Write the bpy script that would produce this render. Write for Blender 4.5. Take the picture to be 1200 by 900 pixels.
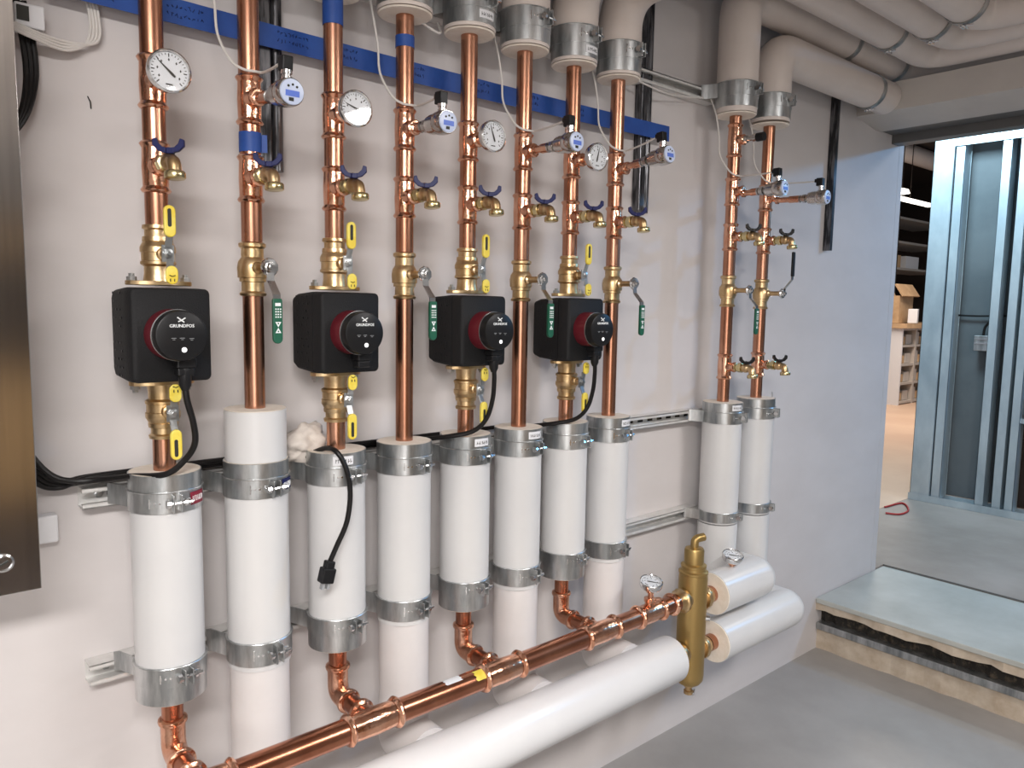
import bpy, bmesh, math, random
from mathutils import Vector, Matrix
random.seed(4)
PI = math.pi
scene = bpy.context.scene
COL = scene.collection
for o in list(bpy.data.objects): bpy.data.objects.remove(o)

# ------------------------------------------------------------------ camera
CAM = Vector((0.0, -1.63, 1.555))
cd = bpy.data.cameras.new('camera'); cam = bpy.data.objects.new('camera', cd); COL.objects.link(cam)
cd.sensor_fit = 'HORIZONTAL'; cd.sensor_width = 36.0; cd.lens = 893.9 / 1200 * 36; cd.clip_start = .02; cd.clip_end = 80
r_ = Vector((0.75838045, -0.65160009, 0.01662556)); d_ = Vector((-0.05573085, -0.09023476, -0.99435998)); f_ = Vector((0.64942526, 0.75317661, -0.1047465))
cam.matrix_world = Matrix(((r_.x, -d_.x, -f_.x, CAM.x), (r_.y, -d_.y, -f_.y, CAM.y), (r_.z, -d_.z, -f_.z, CAM.z), (0, 0, 0, 1)))
scene.camera = cam

# ------------------------------------------------------------------ light and exposure
scene.view_settings.view_transform = 'Standard'
scene.view_settings.look = 'None'
scene.view_settings.gamma = 1.0
scene.view_settings.exposure = 0.48
w = bpy.data.worlds.new('world'); scene.world = w; w.use_nodes = True
w.node_tree.nodes['Background'].inputs[0].default_value = (.80, .88, 1, 1)
w.node_tree.nodes['Background'].inputs[1].default_value = .25
def area(name, loc, target, sx, sy, power, colr):
    l = bpy.data.lights.new(name, 'AREA'); l.shape = 'RECTANGLE'; l.size = sx; l.size_y = sy; l.energy = power; l.color = colr
    o = bpy.data.objects.new(name, l); COL.objects.link(o); o.location = loc
    o.rotation_euler = (Vector(target) - Vector(loc)).to_track_quat('-Z', 'Y').to_euler(); return o
area('room_light', (-.62, -2.3, 2.42), (-.62, -2.0, 0), 1.3, .4, 76, (1, .965, .94))
area('room_light', (1.7, -2.3, 2.42), (1.6, -2.0, 0), 1.4, .4, 48, (1, .965, .94))
area('rear_fill_light', (-1.4, -4.5, 1.2), (.4, 0, 1.1), 2.2, 1.5, 26, (1, .97, .95))  # added fill from behind the camera, the rear wall has no opening
area('corridor_light', (5.15, -2.1, 2.66), (3.2, 0, 1.4), .07, .07, 19, (.14, .50, 1))
area('corridor_light', (4.75, .30, 2.92), (5.5, .15, 2.0), .5, .4, 25, (.60, .86, 1))
area('corridor_light', (4.9, -1.2, 2.9), (4.5, -1.2, 0), .5, .5, 9, (1, .96, .92))
area('storage_light', (9.3, 2.0, 3.0), (9.3, 2.2, 0), 2.6, .5, 80, (1, .86, .74))

# ------------------------------------------------------------------ materials
def mat(name, color, rough=.5, metal=0.0, noise=None, bump=None, coat=0, emit=None, alpha=None):
    """noise=(scale, colour2, lo, hi[, stretch]); bump=(scale, strength)"""
    m = bpy.data.materials.new(name); m.use_nodes = True
    nt = m.node_tree; b = nt.nodes['Principled BSDF']
    b.inputs['Base Color'].default_value = (*color, 1); b.inputs['Roughness'].default_value = rough; b.inputs['Metallic'].default_value = metal
    b.inputs['Coat Weight'].default_value = coat
    if name in ('black_foam_shell', 'black_plastic', 'black_cable', 'navy_plastic'): b.inputs['Specular IOR Level'].default_value = .22
    if emit: b.inputs['Emission Color'].default_value = (*emit[0], 1); b.inputs['Emission Strength'].default_value = emit[1]
    tc = None
    def coords(st=(1, 1, 1)):
        tc = nt.nodes.new('ShaderNodeTexCoord'); mp = nt.nodes.new('ShaderNodeMapping'); mp.inputs['Scale'].default_value = st
        nt.links.new(tc.outputs['Object'], mp.inputs[0]); return mp.outputs[0]
    if noise:
        st = noise[4] if len(noise) > 4 else (1, 1, 1)
        n = nt.nodes.new('ShaderNodeTexNoise'); n.inputs['Scale'].default_value = noise[0]; n.inputs['Detail'].default_value = 5; n.inputs['Roughness'].default_value = .6
        nt.links.new(coords(st), n.inputs['Vector'])
        r = nt.nodes.new('ShaderNodeValToRGB'); r.color_ramp.elements[0].position = noise[2]; r.color_ramp.elements[1].position = noise[3]
        r.color_ramp.elements[0].color = (*color, 1); r.color_ramp.elements[1].color = (*noise[1], 1)
        nt.links.new(n.outputs[0], r.inputs[0]); nt.links.new(r.outputs[0], b.inputs['Base Color'])
    if bump:
        n = nt.nodes.new('ShaderNodeTexNoise'); n.inputs['Scale'].default_value = bump[0]; n.inputs['Detail'].default_value = 4
        nt.links.new(coords(bump[2] if len(bump) > 2 else (1, 1, 1)), n.inputs['Vector'])
        bp = nt.nodes.new('ShaderNodeBump'); bp.inputs['Strength'].default_value = bump[1]; bp.inputs['Distance'].default_value = .002
        nt.links.new(n.outputs[0], bp.inputs['Height']); nt.links.new(bp.outputs[0], b.inputs['Normal'])
    return m
M = {}
M['wall'] = mat('painted_wall', (.58, .545, .535), .75, 0, (1.3, (.64, .605, .598), .35, .65, (1, 1, 2.2)), (60, .15))
M['wall2'] = mat('room_paint', (.60, .58, .56), .8)
M['ceil'] = mat('ceiling_paint', (.50, .46, .43), .8, 0, (2, (.56, .52, .48), .4, .6))
M['floor'] = mat('grey_floor_paint', (.29, .275, .26), .42, 0, (2.2, (.375, .355, .34), .35, .7), (35, .2))
M['slab'] = mat('concrete_slab', (.38, .39, .36), .55, 0, (3.0, (.52, .53, .50), .3, .7), (45, .3))
M['slab2'] = mat('tan_board_floor', (.30, .25, .215), .6, 0, (1.6, (.42, .36, .32), .35, .65, (1, 1, 1)), (30, .1))
M['sfloor'] = mat('warm_storage_floor', (.62, .42, .30), .5, 0, (1.5, (.70, .50, .36), .35, .65))
M['lip'] = mat('broken_concrete', (.44, .35, .26), .9, 0, (14, (.60, .52, .42), .3, .7), (40, .9))
M['dark'] = mat('dark_gap', (.02, .017, .014), .9, 0, (40, (.12, .09, .06), .5, .75), (50, 1.0))
M['copper'] = mat('copper_tube', (.42, .19, .115), .26, 1, (7, (.60, .32, .215), .35, .7, (1, 1, .6)), (40, .06))
M['copperD'] = mat('header_copper_tube', (.38, .145, .085), .24, 1, (9, (.60, .28, .17), .35, .75), (40, .06))
M['fit'] = mat('copper_fitting', (.66, .31, .19), .17, 1, (28, (.86, .52, .37), .35, .68), (70, .6))
M['brass'] = mat('valve_brass', (.52, .35, .17), .34, 1, (24, (.74, .56, .34), .35, .7), (80, .25))
M['brassD'] = mat('separator_brass', (.40, .27, .10), .40, .85, (6, (.46, .32, .13), .35, .7), (120, .15))
M['brassP'] = mat('pale_brass', (.62, .50, .24), .24, 1, (20, (.78, .68, .42), .35, .7))
M['white'] = mat('white_jacket', (.62, .615, .615), .28, 0, (4, (.65, .645, .64), .4, .6), (14, .12))
M['whiteh'] = mat('brightened_white_jacket', (.80, .79, .785), .25, 0, (4, (.83, .82, .81), .4, .6), (14, .12))  # jacket white painted brighter to offset the copper header's shade
M['white2'] = mat('dull_white_jacket', (.66, .63, .62), .5, 0, (5, (.70, .67, .66), .4, .6), (18, .25))
M['beige'] = mat('ceiling_jacket', (.66, .58, .53), .5, 0, (3, (.70, .62, .57), .4, .6), (16, .2))
M['foam'] = mat('foam_edge', (.78, .70, .60), .8, 0, (40, (.84, .77, .68), .4, .6), (90, .3))
M['galv'] = mat('galvanised_steel', (.30, .315, .32), .32, .9, (26, (.66, .67, .67), .36, .66, (1, 1, .22)), (50, .15))
M['strut'] = mat('zinc_strut', (.70, .69, .67), .42, .35, (30, (.78, .77, .75), .4, .6))
M['dstrut'] = mat('dark_strut', (.03, .03, .033), .3, .7, (20, (.16, .16, .17), .45, .6, (4, 4, .4)))
M['chrome'] = mat('chrome', (.72, .72, .72), .16, 1)
M['steel'] = mat('sensor_steel', (.48, .46, .44), .2, 1, (18, (.7, .68, .66), .4, .6))
M['yellow'] = mat('yellow_vinyl', (.74, .56, .05), .45, 0, (30, (.80, .66, .12), .4, .6))
M['green'] = mat('green_vinyl', (.008, .095, .052), .42)
M['blacky'] = mat('black_print', (.02, .02, .015), .6)
M['whitep'] = mat('white_print', (.80, .82, .82), .5)
M['greyp'] = mat('grey_print', (.30, .31, .32), .5)
M['navy'] = mat('navy_plastic', (.012, .016, .085), .4)
M['blackp'] = mat('black_plastic', (.012, .012, .013), .35)
M['rubber'] = mat('black_cable', (.010, .009, .009), .38)
M['epp'] = mat('black_foam_shell', (.013, .013, .014), .62, 0, None, (300, .5))
M['red'] = mat('dark_red_plastic', (.12, .010, .018), .38)
M['tape'] = mat('blue_tape', (.012, .055, .26), .55, 0, (14, (.015, .075, .33), .35, .65), (60, .2))
M['ink'] = mat('tape_ink', (.008, .012, .06), .6)
M['wire'] = mat('white_wire', (.66, .63, .60), .5)
M['dial'] = mat('dial_white', (.78, .80, .83), .5)
M['blue'] = mat('sensor_blue', (.10, .18, .62), .4)
M['paleblue'] = mat('sensor_face', (.55, .62, .80), .3)
M['led'] = mat('lit_button', (.8, .8, .8), .4, 0, None, None, 0, ((1, 1, 1), .7))
M['inox'] = mat('brushed_stainless', (.56, .545, .53), .15, 1, (3, (.64, .62, .60), .35, .65, (30, 1, .6)), None)
M['stud'] = mat('galvanised_stud', (.42, .50, .55), .36, .5, (5, (.62, .70, .74), .35, .7, (1, 1, .5)))
M['gyp'] = mat('grey_gypsum', (.10, .115, .125), .85, 0, (2, (.13, .145, .155), .4, .6))
M['frame'] = mat('dark_header_steel', (.15, .145, .14), .5, .4)
M['card'] = mat('cardboard', (.42, .27, .15), .8, 0, (6, (.52, .35, .2), .4, .6))
M['shelf'] = mat('shelf_steel', (.55, .50, .45), .5, .3)
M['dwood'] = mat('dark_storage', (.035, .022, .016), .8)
M['orange'] = mat('tan_panel', (.42, .26, .11), .6)
M['redc'] = mat('red_cord', (.45, .03, .03), .5)
M['label'] = mat('sticker_white', (.74, .74, .76), .5)
M['labelr'] = mat('sticker_red', (.22, .01, .03), .5)
M['fluff'] = mat('insulation_fluff', (.60, .54, .49), .95, 0, (30, (.70, .64, .58), .4, .6), (70, 1.0))
M['lampw'] = mat('lamp_glow', (.9, .9, .9), .5, 0, None, None, 0, ((1, .93, .82), 2.2))
m = bpy.data.materials.new('gauge_glass'); m.use_nodes = True; nt = m.node_tree; nt.nodes.clear()
out = nt.nodes.new('ShaderNodeOutputMaterial'); mx = nt.nodes.new('ShaderNodeMixShader'); tr = nt.nodes.new('ShaderNodeBsdfTransparent'); gl = nt.nodes.new('ShaderNodeBsdfGlossy'); gl.inputs['Roughness'].default_value = .03
mx.inputs[0].default_value = .06; nt.links.new(tr.outputs[0], mx.inputs[1]); nt.links.new(gl.outputs[0], mx.inputs[2]); nt.links.new(mx.outputs[0], out.inputs[0])
M['glass'] = m

# ------------------------------------------------------------------ geometry helpers
X, Y, Z = Vector((1, 0, 0)), Vector((0, 1, 0)), Vector((0, 0, 1))
def frame(axis):
    a = Vector(axis).normalized(); u = a.cross(Z)
    if u.length < 1e-4: u = X.copy()
    u.normalize(); return u, a.cross(u).normalized(), a
class G:
    def __init__(s): s.v = []; s.f = []
    def ring(s, c, u, v, r, n):
        b = len(s.v)
        for i in range(n):
            t = 2 * PI * i / n; s.v.append(c + u * (r * math.cos(t)) + v * (r * math.sin(t)))
        return b
    def lathe(s, prof, org=(0, 0, 0), axis=(0, 0, 1), n=24, cap=True):
        org = Vector(org); u, v, a = frame(axis); rings = []
        for r, h in prof: rings.append(s.ring(org + a * h, u, v, max(r, 1e-5), n))
        for p, q in zip(rings, rings[1:]):
            for i in range(n): j = (i + 1) % n; s.f.append((p + i, p + j, q + j, q + i))
        if cap:
            s.f.append(tuple(reversed(range(rings[0], rings[0] + n)))); s.f.append(tuple(range(rings[-1], rings[-1] + n)))
        return s
    def cyl(s, a, b, r, n=20):
        a = Vector(a); b = Vector(b); return s.lathe([(r, 0), (r, (b - a).length)], a, b - a, n)
    def ball(s, c, r, n=24, sq=1):
        k = n // 2; return s.lathe([(r * math.sin(PI * i / k), -r * sq * math.cos(PI * i / k)) for i in range(k + 1)], c, Z, n)
    def tube(s, pts, r, n=12):
        pts = [Vector(p) for p in pts]; rings = []; u = None
        for i, p in enumerate(pts):
            t = (pts[min(i + 1, len(pts) - 1)] - pts[max(i - 1, 0)]).normalized()
            if u is None: u = frame(t)[0]
            u = (u - t * u.dot(t)).normalized(); v = t.cross(u)
            rr = r[i] if isinstance(r, (list, tuple)) else r
            rings.append(s.ring(p, u, v, rr, n))
        for p, q in zip(rings, rings[1:]):
            for i in range(n): j = (i + 1) % n; s.f.append((p + i, p + j, q + j, q + i))
        s.f.append(tuple(reversed(range(rings[0], rings[0] + n)))); s.f.append(tuple(range(rings[-1], rings[-1] + n)))
        return s
    def box(s, c, size, rot=None):
        c = Vector(c); b = len(s.v); R = rot or Matrix.Identity(3)
        for sx in (-.5, .5):
            for sy in (-.5, .5):
                for sz in (-.5, .5): s.v.append(c + R @ Vector((sx * size[0], sy * size[1], sz * size[2])))
        for q in ((0, 1, 3, 2), (4, 6, 7, 5), (0, 4, 5, 1), (2, 3, 7, 6), (0, 2, 6, 4), (1, 5, 7, 3)): s.f.append(tuple(b + i for i in q))
        return s
    def bb(s, x0, x1, y0, y1, z0, z1): return s.box(((x0 + x1) / 2, (y0 + y1) / 2, (z0 + z1) / 2), (x1 - x0, y1 - y0, z1 - z0))
    def prism(s, pts2, org, u, v, th):
        """closed outline in the u,v plane, extruded along u x v"""
        org = Vector(org); u = Vector(u); v = Vector(v); nrm = u.cross(v).normalized() * th; b = len(s.v); n = len(pts2)
        for p in pts2: s.v.append(org + u * p[0] + v * p[1])
        for p in pts2: s.v.append(org + u * p[0] + v * p[1] + nrm)
        s.f.append(tuple(b + i for i in reversed(range(n)))); s.f.append(tuple(b + n + i for i in range(n)))
        for i in range(n): j = (i + 1) % n; s.f.append((b + i, b + j, b + n + j, b + n + i))
        return s
    def hollow(s, ro, ri, z0, z1, c, axis=(0, 0, 1), n=36):
        return s.lathe([(ri, z0), (ro, z0), (ro, z1), (ri, z1), (ri, z0)], c, axis, n, cap=False)
    def build(s, name, m, parent=None, bevel=0, smooth=35, seg=2):
        me = bpy.data.meshes.new(name); me.from_pydata([tuple(p) for p in s.v], [], s.f); me.update()
        bm = bmesh.new(); bm.from_mesh(me)
        bmesh.ops.recalc_face_normals(bm, faces=bm.faces)
        if bevel: bmesh.ops.bevel(bm, geom=[e for e in bm.edges if e.is_manifold and e.calc_face_angle(0) > .6], offset=bevel, segments=seg, affect='EDGES', profile=.5)
        bm.to_mesh(me); bm.free()
        for p in me.polygons: p.use_smooth = not (bevel and p.area > 8e-5)
        me.set_sharp_from_angle(angle=math.radians(14 if bevel else smooth))
        me.materials.append(M[m] if isinstance(m, str) else m)
        o = bpy.data.objects.new(name, me); COL.objects.link(o)
        if parent: o.parent = parent; 
        if parent and OFF.get(parent.name): o.location = -OFF[parent.name]
        return o
OFF = {}
def bend(pts, rad, k=7):
    """round the corners of a polyline"""
    pts = [Vector(p) for p in pts]; out = [pts[0]]
    for i in range(1, len(pts) - 1):
        a, b, c = pts[i - 1], pts[i], pts[i + 1]; r = min(rad, (a - b).length * .49, (c - b).length * .49)
        p0 = b + (a - b).normalized() * r; p1 = b + (c - b).normalized() * r
        for j in range(k + 1): t = j / k; out.append(p0 * (1 - t) ** 2 + b * (2 * t * (1 - t)) + p1 * t * t)
    out.append(pts[-1]); return out
def spline(pts, k=8):
    pts = [Vector(p) for p in pts]; P = [pts[0] * 2 - pts[1]] + pts + [pts[-1] * 2 - pts[-2]]; out = []
    for i in range(1, len(P) - 2):
        for j in range(k):
            t = j / k; a, b, c, d = P[i - 1], P[i], P[i + 1], P[i + 2]
            out.append(.5 * (2 * b + (c - a) * t + (2 * a - 5 * b + 4 * c - d) * t * t + (3 * b - a - 3 * c + d) * t ** 3))
    out.append(pts[-1]); return out
def tag(o, label, cat, group=None):
    o['label'] = label; o['category'] = cat
    if group: o['group'] = group
    return o
def thing(name, loc, label, cat, group=None):
    o = bpy.data.objects.new(name, None); COL.objects.link(o); o.location = loc; o.empty_display_size = .05
    OFF[o.name] = Vector(loc); return tag(o, label, cat, group)
def struct(o): o['kind'] = 'structure'; return o
def text(s, size, m, parent, loc, rotm, name='lettering', ext=.0004, sx=1):
    c = bpy.data.curves.new(name, 'FONT'); c.body = s; c.size = size; c.extrude = ext; c.align_x = 'CENTER'; c.align_y = 'CENTER'; c.resolution_u = 2; c.offset = size * .012
    t = bpy.data.objects.new(name, c); me = bpy.data.meshes.new_from_object(t); bpy.data.objects.remove(t)
    me.materials.clear(); me.materials.append(M[m]); o = bpy.data.objects.new(name, me); COL.objects.link(o)
    mw = Matrix.Translation(Vector(loc) - (OFF.get(parent.name, Vector()) if parent else Vector())) @ rotm.to_4x4() @ Matrix.Diagonal((sx, 1, 1, 1))
    if parent: o.parent = parent
    o.matrix_local = mw; return o
FRONT = Matrix((( 1, 0, 0), (0, 0, -1), (0, 1, 0)))     # text plane facing -y
def rz(a): return Matrix.Rotation(a, 3, 'Z')

# ------------------------------------------------------------------ the setting
struct(G().bb(-3, 3.81, 0, .14, -.05, 2.95).build('wall_back', 'wall'))
struct(G().bb(-3.1, -3, -5, .14, -.05, 2.95).build('wall_left', 'wall2'))
struct(G().bb(-3, 8, -5.1, -5, -.05, 2.95).build('wall_rear', 'wall2'))
struct(G().bb(-3, 3.30, -5, 0, -.06, 0).build('floor', 'floor'))
g = G().bb(-3, 3.36, -5, 0, 2.90, 3.0); struct(g.build('ceiling', 'ceil'))
struct(G().bb(3.36, 5.9, -5, .9, 3.05, 3.15).build('ceiling_corridor', 'ceil'))
# step: broken concrete lip, dark recess, steel angle, tan base
def rough_strip(x0, x1, z0, z1, m, name, amp, n=70, dz=0):
    bm = bmesh.new(); rnd = random.Random(hash(name) % 99 if False else len(name) * 7)
    prev = None
    for i in range(n + 1):
        y = -4.0 * i / n; j = rnd.uniform(-amp, amp); k = rnd.uniform(-dz, dz)
        ring = [bm.verts.new((x0 + j, y, z0 + k)), bm.verts.new((x0 + j * .6, y, z1)), bm.verts.new((x1, y, z1)), bm.verts.new((x1, y, z0))]
        if prev:
            for a in range(4): b = (a + 1) % 4; bm.faces.new((prev[a], ring[a], ring[b], prev[b]))
        else: bm.faces.new(ring)
        prev = ring
    bm.faces.new(list(reversed(prev))); bmesh.ops.recalc_face_normals(bm, faces=bm.faces)
    me = bpy.data.meshes.new(name); bm.to_mesh(me); bm.free(); me.materials.append(M[m]); o = bpy.data.objects.new(name, me); COL.objects.link(o); return o
st = G().bb(3.255, 3.95, -4.0, -.002, .222, .245).build('platform_slab', 'slab', None, .003); struct(st)
def child(o, p): o.parent = p; o.matrix_parent_inverse = p.matrix_world.inverted(); return o
child(rough_strip(3.262, 3.34, .188, .2215, 'lip', 'broken_concrete_lip', .008, 90, .006), st)
child(rough_strip(3.315, 3.40, .12, .19, 'dark', 'rough_recess', .012, 160, 0), st)
child(G().bb(3.268, 3.34, -4, -.004, .096, .128).build('steel_angle', 'galv', None, .002), st)
child(rough_strip(3.285, 3.4, .0, .096, 'lip', 'step_base', .006, 60, 0), st)
struct(G().bb(3.95, 7.0, -4.5, .9, .20, .252).build('floor_corridor', 'slab2'))
struct(G().bb(3.86, 3.95, -.0, .9, .18, .252).build('trim_3', 'slab2'))
struct(G().bb(3.946, 3.952, -4.0, -.002, .245, .2535).build('trim_1', 'frame'))
struct(G().bb(3.95, 16, .5, 6, .15, .255).build('floor_storage', 'sfloor'))
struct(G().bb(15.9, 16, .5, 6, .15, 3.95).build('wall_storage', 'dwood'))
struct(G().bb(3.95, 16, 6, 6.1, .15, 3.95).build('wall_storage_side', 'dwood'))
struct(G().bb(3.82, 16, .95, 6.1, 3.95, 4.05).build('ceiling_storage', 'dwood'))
struct(G().bb(3.812, 3.86, .0, .14, .2, 2.36).build('trim_2', 'wall'))
# beam over the opening
bmp = G().prism([(3.36, 2.505), (3.36, 2.39), (3.545, 2.362), (3.60, 2.362), (3.60, 2.505)], (0, -.0, 0), X, Z, 4.0).build('trim_beam', 'ceil'); struct(bmp)
struct(G().bb(3.60, 3.72, -4, 0, 2.365, 2.505).bb(3.72, 3.80, -4, 0, 2.325, 2.505).build('trim_header_frame', 'frame', None, .003))

# ------------------------------------------------------------------ strut rails
def strut(x0, x1, z, name, label):
    h = .0205; t = thing(name, (x0, -.02, z), label, 'strut channel', 'horizontal strut rails on the wall')
    g = G(); d = -.041
    g.bb(x0, x1, -.003, -.0005, z - h, z + h)
    for s in (-1, 1):
        zz = z + s * h
        g.bb(x0, x1, d, -.001, min(zz, zz - s * .0025), max(zz, zz - s * .0025))
        g.bb(x0, x1, d, d + .0025, min(zz, zz - s * .010), max(zz, zz - s * .010))
        g.bb(x0, x1, d, d + .009, min(zz - s * .0077, zz - s * .010), max(zz - s * .0077, zz - s * .010))
    g.build('channel', 'strut', t)
    g = G()
    k = x0 + .05
    while k < x1 - .03: g.bb(k, k + .026, -.0036, -.0031, z - .006, z + .006); k += .05
    o = g.build('slot', 'dark', t); o['kind'] = 'stuff'
    for xx in (x0 + .035, x0 + .06): G().lathe([(.0085, 0), (.0085, .006), (.005, .007), (.005, .011)], (xx, -.004, z), -Y, 6).build('bolt', 'galv', t)
    return t
strut(.307, 2.262, 1.175, 'strut_rail', 'upper of the two wall rails behind the white jackets, with black cables on it')
strut(.307, 2.262, .825, 'strut_rail', 'lower wall rail behind the bottoms of the white jackets')
strut(.55, 2.262, 2.262, 'strut_rail', 'top wall rail under the elbows, carrying thin white wires')
for x, z0, z1, lab in ((.700, 1.83, 2.88, 'dark double conduit on the wall behind the second riser sensor'), (1.925, 1.85, 2.88, 'dark double conduit on the wall right of the eighth riser'), (3.139, 1.80, 2.88, 'single dark hanging bar on the bluish wall near the opening')):
    if x < 3:
        t = thing('wall_conduit', (x, -.02, z0), lab, 'conduit', 'dark conduits on the wall')
        G().bb(x - .032, x - .004, -.030, -.001, z0, z1).build('channel', 'dstrut', t, .003)
        G().cyl((x + .012, -.016, z0), (x + .012, -.016, z1), .013, 14).build('conduit', 'dstrut', t)
    else:
        tag(G().bb(x - .010, x + .014, -.032, -.001, z0, z1).build('hanging_bar', 'dstrut', None, .002), lab, 'conduit')

# blue tape along the wall with handwriting
tp = thing('masking_tape', (1.17, -.046, 2.10), 'long strip of blue masking tape with handwriting across the wall', 'tape')
g = G(); seg = 40; pts = []
for i in range(seg):
    xa, xb = .28 + 1.735 * i / seg, .28 + 1.735 * (i + 1) / seg
    zf = lambda x: 2.104 - .006 * math.sin(PI * (x - .28) / 1.735) ; b = len(g.v)
    for x in (xa, xb):
        for dz in (-.0235, .0235): g.v.append(Vector((x, -.0445, zf(x) + dz)))
        for dz in (-.0235, .0235): g.v.append(Vector((x, -.0435, zf(x) + dz)))
    g.f += [(b, b + 4, b + 5, b + 1), (b + 2, b + 3, b + 7, b + 6), (b, b + 2, b + 6, b + 4), (b + 1, b + 5, b + 7, b + 3)]
g.build('tape_strip', 'tape', tp)
# illegible pen strokes on the tape
g = G(); rnd = random.Random(3)
for cx in (.36, .52, .74, .86, 1.04, 1.24, 1.41, 1.59):
    for row in (.008, -.008):
        x = cx - .035
        while x < cx + .03:
            z0 = 2.102 + row; p = [(x + rnd.uniform(-.002, .004), -.0452, z0 + rnd.uniform(-.004, .005)) for _ in range(4)]
            g.tube(p, .0006, 4); x += .008
o = g.build('handwriting', 'ink', tp); o['kind'] = 'stuff'

# ------------------------------------------------------------------ risers
PY = -.12
RX = [.433, .611, .792, .969, 1.150, 1.327, 1.503, 1.681, 2.268, 2.476]
ORD = ['leftmost copper riser', 'second copper riser from the left', 'third copper riser from the left', 'fourth copper riser from the left', 'fifth copper riser from the left',
       'sixth copper riser from the left', 'seventh copper riser from the left', 'eighth copper riser from the left', 'ninth copper riser, nearer of the far pair', 'rightmost copper riser']
SH = ['leftmost riser', 'second riser from the left', 'third riser from the left', 'fourth riser from the left', 'fifth riser from the left', 'sixth riser from the left', 'seventh riser from the left', 'eighth riser from the left', 'left riser of the far pair', 'rightmost riser']
PR = .0203
def tee(parent, x, z, h=.047, branch=.045, br=.0135, y=PY, dirv=(0, -1, 0)):
    g = G(); b = PR
    def bead(s): return [(b + .0012, s * h), (b + .0035, s * (h - .001)), (b + .0062, s * (h - .005)), (b + .0035, s * (h - .0095)), (b + .0018, s * (h - .012))]
    g.lathe(bead(-1) + [(b + .0022, -h * .55), (b + .0030, 0), (b + .0022, h * .55)] + list(reversed(bead(1))), (x, y, z), Z, 28)
    if branch: g.lathe([(br + .006, 0), (br + .004, .022), (br + .0012, .028), (br + .0012, branch - .012), (br + .004, branch - .008), (br + .004, branch - .003), (br, branch)], (x, y, z), dirv, 18)
    return g.build('tee_fitting', 'fit', parent)
def collar(parent, x, z, s=1):
    return G().lathe([(PR + .0012, 0), (PR + .0035, .001), (PR + .006, .005), (PR + .0035, .010), (PR + .002, .013)], (x, PY, z), Z * s, 28).build('press_collar', 'fit', parent)
def pipe_seg(parent, x, z0, z1, m='copper'): return G().cyl((x, PY, z0), (x, PY, z1), PR, 32).build('tube', m, parent)

def gauge(x, y, z, facing, idx, label, name='dial_gauge', R=.035, stem=.05, stemdir=None, needle=-.7, grp='round dial gauges'):
    """facing: direction the dial looks; stem runs backwards from the case"""
    f = Vector(facing).normalized(); c = Vector((x, y, z))
    t = thing(name, tuple(c), label, 'gauge', grp)
    sd = Vector(stemdir).normalized() if stemdir else -f
    G().lathe([(.010, 0), (.010, .012), (.0125, .013), (.0125, .024), (.008, .025), (.008, stem)], c - f * .004 if not stemdir else c, sd, 14).build('stem', 'fit', t)
    G().lathe([(R * .5, -.010), (R * .93, -.008), (R, -.003), (R * 1.04, .004), (R * 1.04, .010), (R * .97, .0125), (R * .92, .0105), (R * .92, .006)], c, f, 36).build('case', 'chrome', t)
    G().lathe([(R * .915, .0055), (R * .915, .0068)], c, f, 36).build('dial', 'dial', t)
    u = Z - f * Z.dot(f)
    if u.length < .3: u = X - f * X.dot(f)
    u.normalize(); v = f.cross(u) * -1
    g = G()
    for k in range(25):
        a = math.radians(-135 + 270 * k / 24); d = u * math.cos(a) + v * math.sin(a); l = .16 if k % 4 == 0 else .08
        p0 = c + f * .0072 + d * (R * .84); p1 = c + f * .0072 + d * (R * (.84 - l)); g.tube([p0, p1], .0006 if k % 4 else .0009, 4)
    for k in range(7):
        a = math.radians(-120 + 240 * k / 6); d = u * math.cos(a) + v * math.sin(a); q = c + f * .0070 + d * (R * .55)
        g.tube([q - u * .002, q + u * .002], .0008, 4); g.tube([q - v * .0015, q + v * .0015], .0007, 4)
    g.tube([c + f * .0072 - u * (R * .62) - v * .006, c + f * .0072 - u * (R * .62) + v * .006], .0011, 4)
    o = g.build('scale', 'blacky', t); o['kind'] = 'stuff'
    d = u * math.cos(needle) + v * math.sin(needle); w_ = f.cross(d)
    G().prism([(-R * .36, -.0016), (-R * .2, -.0022), (R * .72, -.0003), (R * .72, .0003), (-R * .2, .0022), (-R * .36, .0016)], c + f * .0078, d, w_, .0008).build('needle', 'blacky', t)
    G().lathe([(R * .925, .0102), (R * .925, .0108)], c, f, 36).build('lens', 'glass', t)
    return t

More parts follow.
